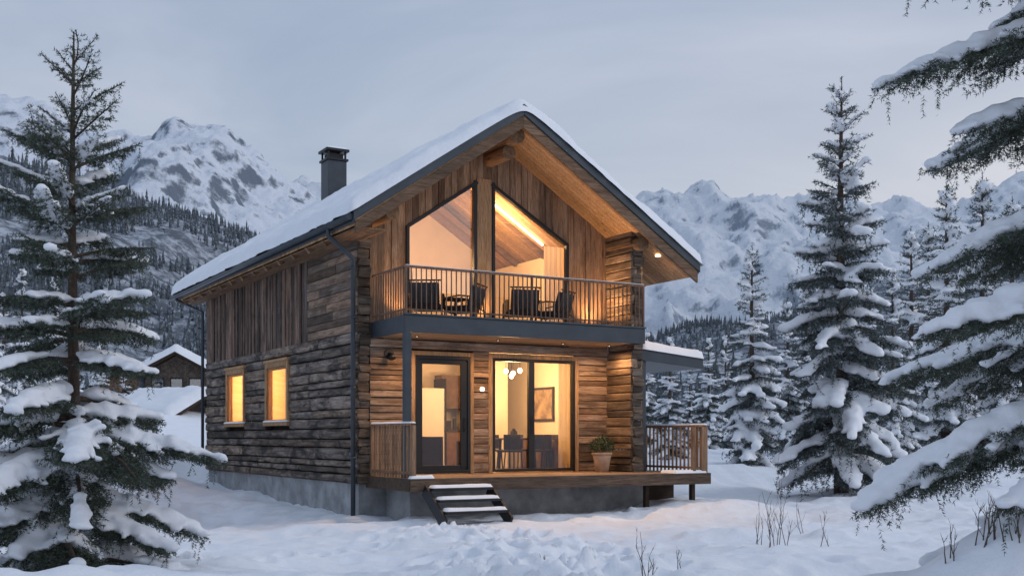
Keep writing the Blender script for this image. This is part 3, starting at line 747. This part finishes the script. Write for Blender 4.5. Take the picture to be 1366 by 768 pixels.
def mountain(name,prof,Yr,Wf,Wb,amp,seed,mat,fs=260.,nx=420,ny=200,pw=1.15,sm=.25):
    px=np.array([p[0] for p in prof],float); py=np.array([p[1] for p in prof],float)
    PX=(px-683)/1494*Yr; PZ=(582-py)/1494*Yr
    x=np.linspace(PX[0],PX[-1],nx); y=np.concatenate([np.linspace(Yr-Wf,Yr,int(ny*.75)),np.linspace(Yr,Yr+Wb,int(ny*.25))[1:]])
    X,Y=np.meshgrid(x,y,indexing='ij')
    xw=X+(fbm(X/fs,Y/fs,seed+3,4)-.5)*fs*1.0*np.clip(np.abs(Yr-Y)/fs,0,1)
    P=np.interp(xw,PX,PZ)
    t=np.where(Y<Yr,(Yr-Y)/Wf,(Y-Yr)/Wb); q=np.clip(1-t,0,1)**pw
    r=fbm(X/fs+5,Y/fs,seed,7,.55,True)-.62; r2=fbm(X/(fs*.25),Y/(fs*.35),seed+9,6,.6,True)-.6
    z=P*q+amp*r*(.25+.75*np.minimum(1,t*3))*np.clip(q*3,0,1)+amp*sm*r2*np.clip(q*3,0,1)-2
    a=np.arange(X.size).reshape(X.shape); f=np.stack([a[:-1,:-1],a[1:,:-1],a[1:,1:],a[:-1,1:]],-1).reshape(-1,4)
    ob=fast_mesh(name,np.stack([X,Y,z],-1).reshape(-1,3),f,mat,None,True)
    return x,y,z
SN=(.68,.74,.83); RK=(.17,.205,.26)  # mountain base colours lifted and blued to paint in aerial haze
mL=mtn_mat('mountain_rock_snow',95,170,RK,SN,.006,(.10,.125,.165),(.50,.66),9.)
mR=mtn_mat('mountain_rock_snow_far',110,230,(.27,.32,.39),(.70,.755,.83),.004,(.20,.24,.30),(.48,.64),15.)  # far range: more haze put into the colours
mH=mtn_mat('forest_hill',150,400,(.16,.18,.2),(.50,.55,.63),.02,(.05,.065,.082),(.4,.6),2.)
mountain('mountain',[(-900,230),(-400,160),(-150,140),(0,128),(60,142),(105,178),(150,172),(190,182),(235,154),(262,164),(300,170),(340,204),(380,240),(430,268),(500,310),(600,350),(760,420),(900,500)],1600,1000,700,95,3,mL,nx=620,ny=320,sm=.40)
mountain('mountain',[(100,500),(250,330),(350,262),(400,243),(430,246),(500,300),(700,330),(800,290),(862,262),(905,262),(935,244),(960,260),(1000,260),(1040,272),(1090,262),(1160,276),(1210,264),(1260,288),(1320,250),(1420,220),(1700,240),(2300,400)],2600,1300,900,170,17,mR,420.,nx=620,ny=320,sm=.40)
hl=mountain('forest_hill',[(-1300,150),(-300,155),(-100,180),(0,204),(60,215),(130,233),(200,262),(260,281),(330,306),(400,350),(480,400),(600,480),(700,560)],700,520,300,22,29,mH,120.,260,140,1.0)
hr=mountain('forest_hill',[(700,570),(800,480),(880,445),(930,425),(1000,430),(1100,405),(1200,360),(1300,330),(1500,290),(1900,280),(2500,420)],800,600,300,26,41,mH,130.,260,140,1.0)
# ------------------------------------------------------------------ distant trees (merged)
def tiers(pos,hs,seed,nt=4,ns=7,wr=.2):
    rg=np.random.default_rng(seed); N=len(pos); V=[];F=[];base=0
    for k in range(nt):
        f0=.06+k/nt*.86; f1=min(1,f0+1.55/nt)
        rad=hs*wr*(1-f0)**.85; ang=rg.uniform(0,6.28,(N,1))+np.arange(ns*2)[None]*math.pi/ns
        rr=rad[:,None]*np.where(np.arange(ns*2)%2,.55,1.)[None]*rg.uniform(.75,1.2,(N,ns*2))
        zz=hs[:,None]*(f0+np.where(np.arange(ns*2)%2,.035,-.02)[None]+rg.uniform(-.02,.02,(N,ns*2)))
        ring=np.stack([pos[:,0:1]+rr*np.cos(ang),pos[:,1:2]+rr*np.sin(ang),pos[:,2:3]+zz],-1)
        top=(pos+np.stack([0*hs,0*hs,hs*f1],-1))[:,None]
        v=np.concatenate([ring,top],1); V.append(v.reshape(-1,3)); m_=ns*2+1
        o=base+np.arange(N)[:,None]*m_; i=np.arange(ns*2)[None]
        F.append(np.stack([o+i,o+(i+1)%(ns*2),o+m_-1+0*i],-1).reshape(-1,3)); base+=N*m_
    return np.concatenate(V),np.concatenate(F)
def forest_mat():
    t=NT('distant_forest_mat'); g=t.nd('ShaderNodeNewGeometry')
    n=t.noise(g.outputs['Position'],.9,5,.7); n2=t.noise(g.outputs['Position'],.03,4,.6)
    f=t.math('ADD',t.math('MULTIPLY',n,.8),t.math('MULTIPLY',n2,.3))
    t.link(t.ramp(f,[(.45,(.055,.07,.085)),(.60,(.11,.135,.16)),(.70,(.42,.47,.56))]),t.b.inputs['Base Color']); t.b.inputs['Roughness'].default_value=.9
    return t.m
M_for=forest_mat(); rg=np.random.default_rng(77)
def scatter(h,N,z0,z1,seed,thr=.42):
    x,y,z=h; i=rg.integers(0,len(x),N*4); j=rg.integers(0,len(y)*3//4,N*4)
    X_=x[i]+rg.uniform(-2.5,2.5,N*4); Y_=y[j]+rg.uniform(-2.5,2.5,N*4); Z_=z[i,j]
    k=(Z_>z0)&(Z_<z1)&(fbm(X_/60,Y_/60,seed,4)>thr)&(np.abs(X_/Y_)<.62); return np.stack([X_,Y_,Z_-1.0],-1)[k][:N]
P=np.concatenate([scatter(hl,9000,-2,400,5,.36),scatter(hr,5200,-2,400,6,.44)])
v_,f_=tiers(P,rg.uniform(4,9,len(P)),4,3,4,.17); fast_mesh('distant_forest',v_,f_,M_for)
N=900; x=rg.uniform(-120,130,N); y=rg.uniform(75,190,N); k=(fbm(x/30,y/30,9,3)>.42)&(np.abs(x/y)<.7)
x,y=x[k],y[k]; hs=rg.uniform(5,11,len(x)); hs=np.where((x/y<-.2)&(x/y>-.45),hs*.7,hs)
v_,f_=tiers(np.stack([x,y,ground_z(x,y)-.2],-1),hs,8,8,7,.19); fast_mesh('valley_forest',v_,f_,M_for)
# ------------------------------------------------------------------ spruce generator
import bmesh as _b
bm=_b.new(); _b.ops.create_icosphere(bm,subdivisions=2,radius=1); ICOV=np.array([v.co[:] for v in bm.verts]); ICOF=np.array([[v.index for v in f.verts] for f in bm.faces]); bm.free()
bm=_b.new(); _b.ops.create_icosphere(bm,subdivisions=1,radius=1); ICV1=np.array([v.co[:] for v in bm.verts]); ICF1=np.array([[v.index for v in f.verts] for f in bm.faces]); bm.free()
def spruce(name,loc,H,R,seed,gap=.2,nb=6,nl=.03,nw=.006,npm=170,tg=.055,snow=1.,br=.07,voxel=.022,start=.05,tp=.8,droop=.35,mat=None,trunk=.06,el0=-.05,el1=.95,snowp=.8,tipbare=.85,sub=True,hang=.5,tws=.5,minr=.03,k1=.30,k2=.22,fall=.45,topgap=.6,sd_=.5):
    rg=np.random.default_rng(seed); segs=[]; blobs=[]; m=MB()
    th=np.linspace(0,1,12); m.tube([(.02*H*.1*math.sin(7*t),.0,H*t) for t in th],[trunk*(1-t)**.8+.006 for t in th],9)
    h=H*start
    while h<H*.955:
        t=h/H; Lb=R*(1-t)**tp
        n=max(3,int(round(nb*rg.uniform(.7,1.15)*(1-.3*t)))) if t<.9 else 4; a0=rg.uniform(0,6.28)
        for i in range(n):
            az=a0+i*2*math.pi/n+rg.normal()*.22; L=Lb*rg.uniform(.6,1.15)+.03; hh=h+rg.uniform(-.45,.45)*gap
            el=el0+(el1-el0)*t**2.0+rg.normal()*.08; dr=droop*(1-t)**.6*rg.uniform(.7,1.3)
            s=np.linspace(0,1,10); d=np.array([math.cos(az),math.sin(az),0]); pr=np.array([-d[1],d[0],0])
            wig=rg.normal()*.06*np.sin(s*3)*L
            P=np.array([0,0,hh])+d*(L*s)[:,None]+pr*wig[:,None]; P[:,2]+=L*(el*s-dr*s**2+.22*dr*s**4)
            m.tube(P[::3],[max(.004,.022*L*(1-x)+.003) for x in s[::3]],5,cap=False)
            for q in range(9):
                if q>1 or t>.75: segs.append((P[q],P[q+1]))
            nt=max(3,int(L/tg)); sf=rg.random()*50; hasnow=(rg.random()<snowp*(1-fall*t**1.5)); sk=(1-sd_*t)
            for j in range(nt):
                sj=.14+.84*(j+rg.random())/nt; p=np.array([np.interp(sj,s,P[:,c]) for c in range(3)])
                ax=P[min(9,int(sj*9)+1)]-P[int(sj*9)] if sj<.99 else P[9]-P[8]; ax=ax/np.linalg.norm(ax)
                kk=vn(np.array([sj*L/(br*5)+sf]),np.array([seed*3.]),seed)[0]
                for sd in (-1,1):
                    tl=L*.42*(1-sj)**.75*min(1,sj*3.5+.25)*rg.uniform(.6,1.15)+tg*.9
                    w=rg.uniform(.6,1.05)
                    dz=-rg.uniform(.15,.65)*(1-.8*t)
                    dv=ax*math.cos(w)+pr*sd*math.sin(w)+np.array([0,0,dz]); dv/=np.linalg.norm(dv)
                    mid=p+dv*tl*.5; dv2=dv+np.array([0,0,-.35*(1-t)]); dv2/=np.linalg.norm(dv2); end=mid+dv2*tl*.5
                    segs.append((p,mid)); segs.append((mid,end))
                    if sub and tl>tg*2.4:
                        for q in np.arange(.25,.95,tg*1.1/tl):
                            for s2 in (-1,1):
                                l2=tl*.42*(1-q)+tg*.6; c0=p+dv*tl*q
                                d2=dv*.7+np.cross(dv,[0,0,1])*s2*.7+np.array([0,0,-rg.uniform(.1,.8)]); d2/=np.linalg.norm(d2)
                                segs.append((c0,c0+d2*l2))
                    if hasnow and kk>k1 and rg.random()<tws:
                        for q in np.arange(.12,tipbare*rg.uniform(.6,1),br*.8/max(tl,.02)):
                            r=max(minr,br*rg.uniform(.5,.95)*(1-.4*q)*snow*sk)
                            c=p+dv*tl*q+np.array([0,0,r*.5]); blobs.append((c,r*1.2,r*.66))
                if rg.random()<hang and L>tg*6:
                    l3=rg.uniform(1.2,3.6)*tg*(1+L*.5); dd=np.array([rg.normal()*.3,rg.normal()*.3,-1]); dd/=np.linalg.norm(dd); pj=p+pr*rg.normal()*L*.08; segs.append((pj,pj+dd*l3))
                if hasnow and sj<.98 and kk>k2:
                    r=max(minr,br*rg.uniform(.8,1.35)*snow*(.65+.8*kk)*(1-.35*sj)*sk); blobs.append((p+np.array([0,0,r*.55]),r*1.3,r*.78))
        h+=gap*rg.uniform(.8,1.2)*(topgap+(1.15-topgap)*(1-t))
    segs.append((np.array([0,0,H*.86]),np.array([0,0,H*1.0])))
    S=np.array(segs); a=S[:,0]; b=S[:,1]; L=np.linalg.norm(b-a,axis=1); cnt=np.maximum(2,(L*npm).astype(int))
    idx=np.repeat(np.arange(len(S)),cnt); N=len(idx); u=rg.random(N)[:,None]; p=a[idx]*(1-u)+b[idx]*u; d=(b-a)[idx]/np.maximum(L[idx],1e-5)[:,None]
    rv=rg.normal(size=(N,3)); rv-= d*np.sum(rv*d,1)[:,None]; rv/=np.linalg.norm(rv,axis=1)[:,None]
    o=d*.65+rv*.8; o[:,2]+=.1; o/=np.linalg.norm(o,axis=1)[:,None]; sd=np.cross(o,rg.normal(size=(N,3))); sd/=np.linalg.norm(sd,axis=1)[:,None]
    ln=nl*rg.uniform(.7,1.15,N)[:,None]
    V=np.stack([p-sd*nw*.5,p+sd*nw*.5,p+o*ln],1).reshape(-1,3); F=np.arange(N*3).reshape(-1,3)
    e=empty(name,loc,rg.uniform(0,.01))
    m.build('trunk_and_branches',M_bark,e,0,True)
    fast_mesh('needles',V,F,mat or M_need,e)
    C=np.array([x[0] for x in blobs]); rx=np.array([x[1] for x in blobs]); rz=np.array([x[2] for x in blobs])
    iv,if_=ICV1,ICF1
    sc=rg.uniform(.8,1.2,(len(C),len(iv)))
    V=C[:,None]+iv[None]*np.stack([rx,rx,rz],-1)[:,None]*sc[...,None]
    F=(if_[None]+(np.arange(len(C))*len(iv))[:,None,None]).reshape(-1,3)
    so=fast_mesh('snow',V.reshape(-1,3),F,M_tsnow,None,True)
    r=so.modifiers.new('fuse','REMESH'); r.mode='VOXEL'; r.voxel_size=voxel; r.use_smooth_shade=True
    s=so.modifiers.new('soft','SMOOTH'); s.factor=.5; s.iterations=2
    bpy.context.view_layer.update(); dg=bpy.context.evaluated_depsgraph_get()
    me=bpy.data.meshes.new_from_object(so.evaluated_get(dg)); so.modifiers.clear(); so.data=me
    me.polygons.foreach_set('use_smooth',np.ones(len(me.polygons),dtype=bool))
    if not me.materials: me.materials.append(M_tsnow)
    so.parent=e
    print(name,'needles',N,'blobs',len(blobs),'snowfaces',len(me.polygons))
    return e
def clone(src,loc,rz,sc):
    e=empty(src.name.split('.')[0],loc,rz,sc)
    for c in src.children:
        o=bpy.data.objects.new(c.name.split('.')[0],c.data); COL.objects.link(o); o.parent=e
    return e
def at(px,d): return ((px-683)/1494*d)
x=at(98,11.); spruce('spruce_tree',(x,11,gz(x,11)-.1),5.4,1.60,5,gap=.27,nb=7,nl=.036,nw=.008,npm=160,tg=.06,br=.10,voxel=.025,start=.04,tp=.68,droop=.50,trunk=.07,el0=.05,el1=1.25,hang=.9,tws=.7,snowp=1.05,fall=.6,k1=.25,k2=.14,topgap=1.0,sd_=.72,minr=.026)
x=at(1472,9.); spruce('spruce_tree',(x,9,gz(x,9)-.5),9.5,2.0,21,gap=.48,nb=7,nl=.038,nw=.008,npm=125,tg=.065,br=.105,voxel=.027,start=.08,tp=.40,droop=.62,trunk=.13,el0=.12,el1=.8,hang=1.0,tws=.7,snowp=1.1,fall=.1,k1=.25,k2=.14)
x=at(1122,30); spruce('spruce_tree',(x,30,gz(x,30)-.1),11.3,2.35,33,gap=.47,nb=7,nl=.10,nw=.022,npm=52,tg=.14,br=.20,voxel=.065,start=.10,tp=.75,droop=.6,trunk=.2,mat=M_needm,el0=.0,el1=1.1,hang=.9,snowp=.9,tws=.55,minr=.07,k1=.3,k2=.2,fall=.5)
x=at(1003,40); m1=spruce('spruce_tree',(x,40,gz(x,40)-.1),7.9,1.6,44,gap=.38,nb=7,nl=.10,nw=.026,npm=40,tg=.15,br=.17,voxel=.065,start=.05,tp=.85,droop=.55,trunk=.14,mat=M_needm,el1=1.0,hang=.8,snowp=.95,tws=.6,minr=.07,k1=.25,k2=.15,fall=.4)
for px,d,s in ((893,46,.66),(862,60,.85),(945,58,.75),(920,66,.7),(968,70,.9),(1050,52,.95),(1075,62,1.2),(1190,40,.9),(1215,48,1.3),(1262,44,1.35),(1310,52,1.7),(1350,46,1.4),(1160,60,1.2),(1238,62,1.6),
               (30,62,1.1),(-20,52,1.1),(75,70,1.3),(135,84,1.1),(165,95,1.0),(5,90,1.6)):
    x=at(px,d); clone(m1,(x,d,gz(x,d)-.15),R_.uniform(0,6.28),s*R_.uniform(.95,1.05))
# ------------------------------------------------------------------ neighbours
def small_chalet(px,d,z,w,l,h,rz):
    x=at(px,d); e=empty('small_chalet',(x,d,z),rz)
    m=MB(); m.prism([(-w/2,-3),(w/2,-3),(w/2,h),(0,h+w*.28),(-w/2,h)],0,l); m.build('walls',M_plkL,e)
    m=MB(); 
    for s in (-1,1): m.prism([(0,h+w*.28+.05),(0,h+w*.28+.22),(s*(w/2+.6),h-.3+.22),(s*(w/2+.6),h-.3)],-.9,l+.5)
    m.build('roof',M_dfurn,e)
    def rp(s,t): u=s-(w/2+.65); return np.stack([u,t-.95,h+w*.28+.23-np.abs(u)*(w*.28+.3)/(w/2+.6)],-1)
    snow_sheet('roof_snow',rp,w+1.3,l+1.5,.55,e,5,.25,.4)
    m=MB(); g=MB()
    for a in (-w*.3,0,w*.3): m.box(a-.45,a+.45,-.03,.02,h-1.5,h-.35); g.box(a-.36,a+.36,-.04,-.031,h-1.4,h-.45)
    for a in (l*.3,l*.7): m.box(-w/2-.03,-w/2+.02,a-.45,a+.45,h-1.5,h-.5); m.box(w/2-.02,w/2+.03,a-.45,a+.45,h-1.5,h-.5)
    m.build('window_frames',M_black,e); g.build('window_panes',M_glassR,e)
    m=MB(); m.box(-w/2,w/2,-1.0,-.9,h-2.2,h-1.5); m.box(-w/2,w/2,-.9,0,h-2.3,h-2.2); m.build('balcony',M_rail,e)
small_chalet(236,78,2.9,4.2,6,3.2,.15); small_chalet(270,95,2.4,6,6,3.3,-.5); small_chalet(170,100,2.9,5,7,3.3,.5); small_chalet(262,60,.9,4.0,5,1.6,.9)
# ------------------------------------------------------------------ dry shrubs
M_twig=plain('dry_twig',(.09,.065,.05),.9)
def shrub(x,y,H,seed,n=4,name='dry_shrub'):
    rg=random.Random(seed); e=empty(name,(x,y,gz(x,y)-.05)); m=MB()
    def br(p,d,L,r,lev):
        pts=[p]; q=Vector(p)
        for i in range(4): d=(d+Vector((rg.uniform(-.15,.15),rg.uniform(-.15,.15),.08))).normalized(); q=q+d*L/4; pts.append(q.copy())
        m.tube(pts,[r,r*.85,r*.7,r*.5,r*.3],5)
        if lev<2:
            for k in range(rg.randint(2,4)):
                i=rg.randint(1,4); dd=(d+Vector((rg.uniform(-.8,.8),rg.uniform(-.8,.8),.2))).normalized(); br(pts[i],dd,L*rg.uniform(.25,.45),r*.5,lev+1)
    for i in range(n): br(Vector((rg.uniform(-.08,.08),rg.uniform(-.08,.08),0)),Vector((rg.uniform(-.35,.35),rg.uniform(-.3,.3),1)).normalized(),H*rg.uniform(.6,1.1),.006,0)
    m.build('twigs',M_twig,e)
for px,d,H,n in ((1030,15,.95,5),(1012,15.6,.55,3),(1055,14.6,.5,2),(862,11.5,.55,4),(905,12.2,.30,2),(1100,15,.4,2),(1075,18,.5,2),(1315,8.4,.35,6),(1345,8.3,.3,6),(1270,8.5,.22,4),(720,12.6,.2,2)): shrub(at(px,d),d,H,int(px),n)
def rock(x,y,r,seed):
    v=ICOV*np.array([r,r*.7,r*.35]); v=v*(1+.5*(fbm(ICOV[:,0]*2+seed,ICOV[:,1]*2+ICOV[:,2],seed,3)-.5))[:,None]; v[:,2]+=gz(x,y)
    fast_mesh('stone',v+np.array([x,y,0]),ICOF,M_dfurn,None,False)
rock(at(775,13.6),13.6,.13,2); rock(at(760,13.7),13.7,.06,5)
# ------------------------------------------------------------------ world & light
w=bpy.data.worlds.new('World'); scene.world=w; w.use_nodes=True; nt=w.node_tree; N=nt.nodes; Lk=nt.links
bg=N['Background']; 
tc=N.new('ShaderNodeTexCoord'); sp=N.new('ShaderNodeSeparateXYZ'); Lk.new(tc.outputs['Generated'],sp.inputs[0])
sky=N.new('ShaderNodeTexSky'); sky.sky_type='NISHITA'; sky.sun_disc=False; sky.sun_elevation=math.radians(8); sky.sun_rotation=math.radians(60)
def wm(op,a,b,cl=False):
    q=N.new('ShaderNodeMath'); q.operation=op; q.use_clamp=cl
    for v,i in ((a,0),(b,1)):
        if hasattr(v,'links'): Lk.new(v,q.inputs[i])
        else: q.inputs[i].default_value=v
    return q.outputs[0]
zz=wm('MAXIMUM',sp.outputs[2],0.0); dn=wm('ADD',zz,.22)
cb=N.new('ShaderNodeCombineXYZ'); Lk.new(wm('DIVIDE',sp.outputs[0],dn),cb.inputs[0]); Lk.new(wm('MULTIPLY',wm('DIVIDE',sp.outputs[1],dn),1.5),cb.inputs[1])
no=N.new('ShaderNodeTexNoise'); no.inputs['Scale'].default_value=1.1; no.inputs['Detail'].default_value=6; no.inputs['Roughness'].default_value=.52; no.inputs['Distortion'].default_value=.5; Lk.new(cb.outputs[0],no.inputs['Vector'])
def wr(f,st):
    q=N.new('ShaderNodeValToRGB'); e=q.color_ramp.elements
    while len(e)<len(st): e.new(.5)
    for i,(p,c) in enumerate(st): e[i].position=p; e[i].color=(*c,1)
    Lk.new(f,q.inputs[0]); return q.outputs[0]
def wx(a,b,f,mode='MIX'):
    q=N.new('ShaderNodeMix'); q.data_type='RGBA'; q.blend_type=mode
    for v,i in ((f,0),(a,6),(b,7)):
        if hasattr(v,'links'): Lk.new(v,q.inputs[i])
        elif hasattr(v,'__len__'): q.inputs[i].default_value=(*v,1)
        else: q.inputs[i].default_value=v
    return q.outputs[2]
grad=wr(zz,[(0,(.56,.57,.64)),(.18,(.44,.495,.60)),(.42,(.345,.415,.555)),(1,(.45,.53,.67))])
cl=wr(no.outputs[0],[(.30,(.80,.84,.90)),(.5,(1,1,1)),(.70,(1.30,1.22,1.15))])
c=wx(grad,cl,1.,'MULTIPLY')
side=wm('MULTIPLY',wm('ADD',wm('MULTIPLY',sp.outputs[0],1.7),.08,True),wm('SUBTRACT',1.0,wm('MULTIPLY',zz,2.4),True),True)
c=wx(c,(.88,.79,.77),wm('MULTIPLY',side,.8))
skc=wx((0,0,0),sky.outputs[0],.02); c=wx(c,skc,1.,'ADD')
Lk.new(c,bg.inputs[0]); bg.inputs[1].default_value=.98
sl=bpy.data.lights.new('sun','SUN'); sl.energy=.8; sl.angle=math.radians(20); sl.color=(1,.95,.93)
so=bpy.data.objects.new('sun',sl); COL.objects.link(so)
dirv=Vector((-.75,.10,-.55)); so.rotation_euler=dirv.to_track_quat('-Z','Y').to_euler()
scene.view_settings.view_transform='Standard'; scene.view_settings.look='None'; scene.view_settings.exposure=0
cam=bpy.data.cameras.new('camera'); cam.lens=39.4; cam.sensor_width=36; cam.shift_y=.145; cam.clip_end=9000; cam.clip_start=.1
co=bpy.data.objects.new('camera',cam); COL.objects.link(co); co.location=(0,0,1.65); co.rotation_euler=(math.pi/2,0,0); scene.camera=co
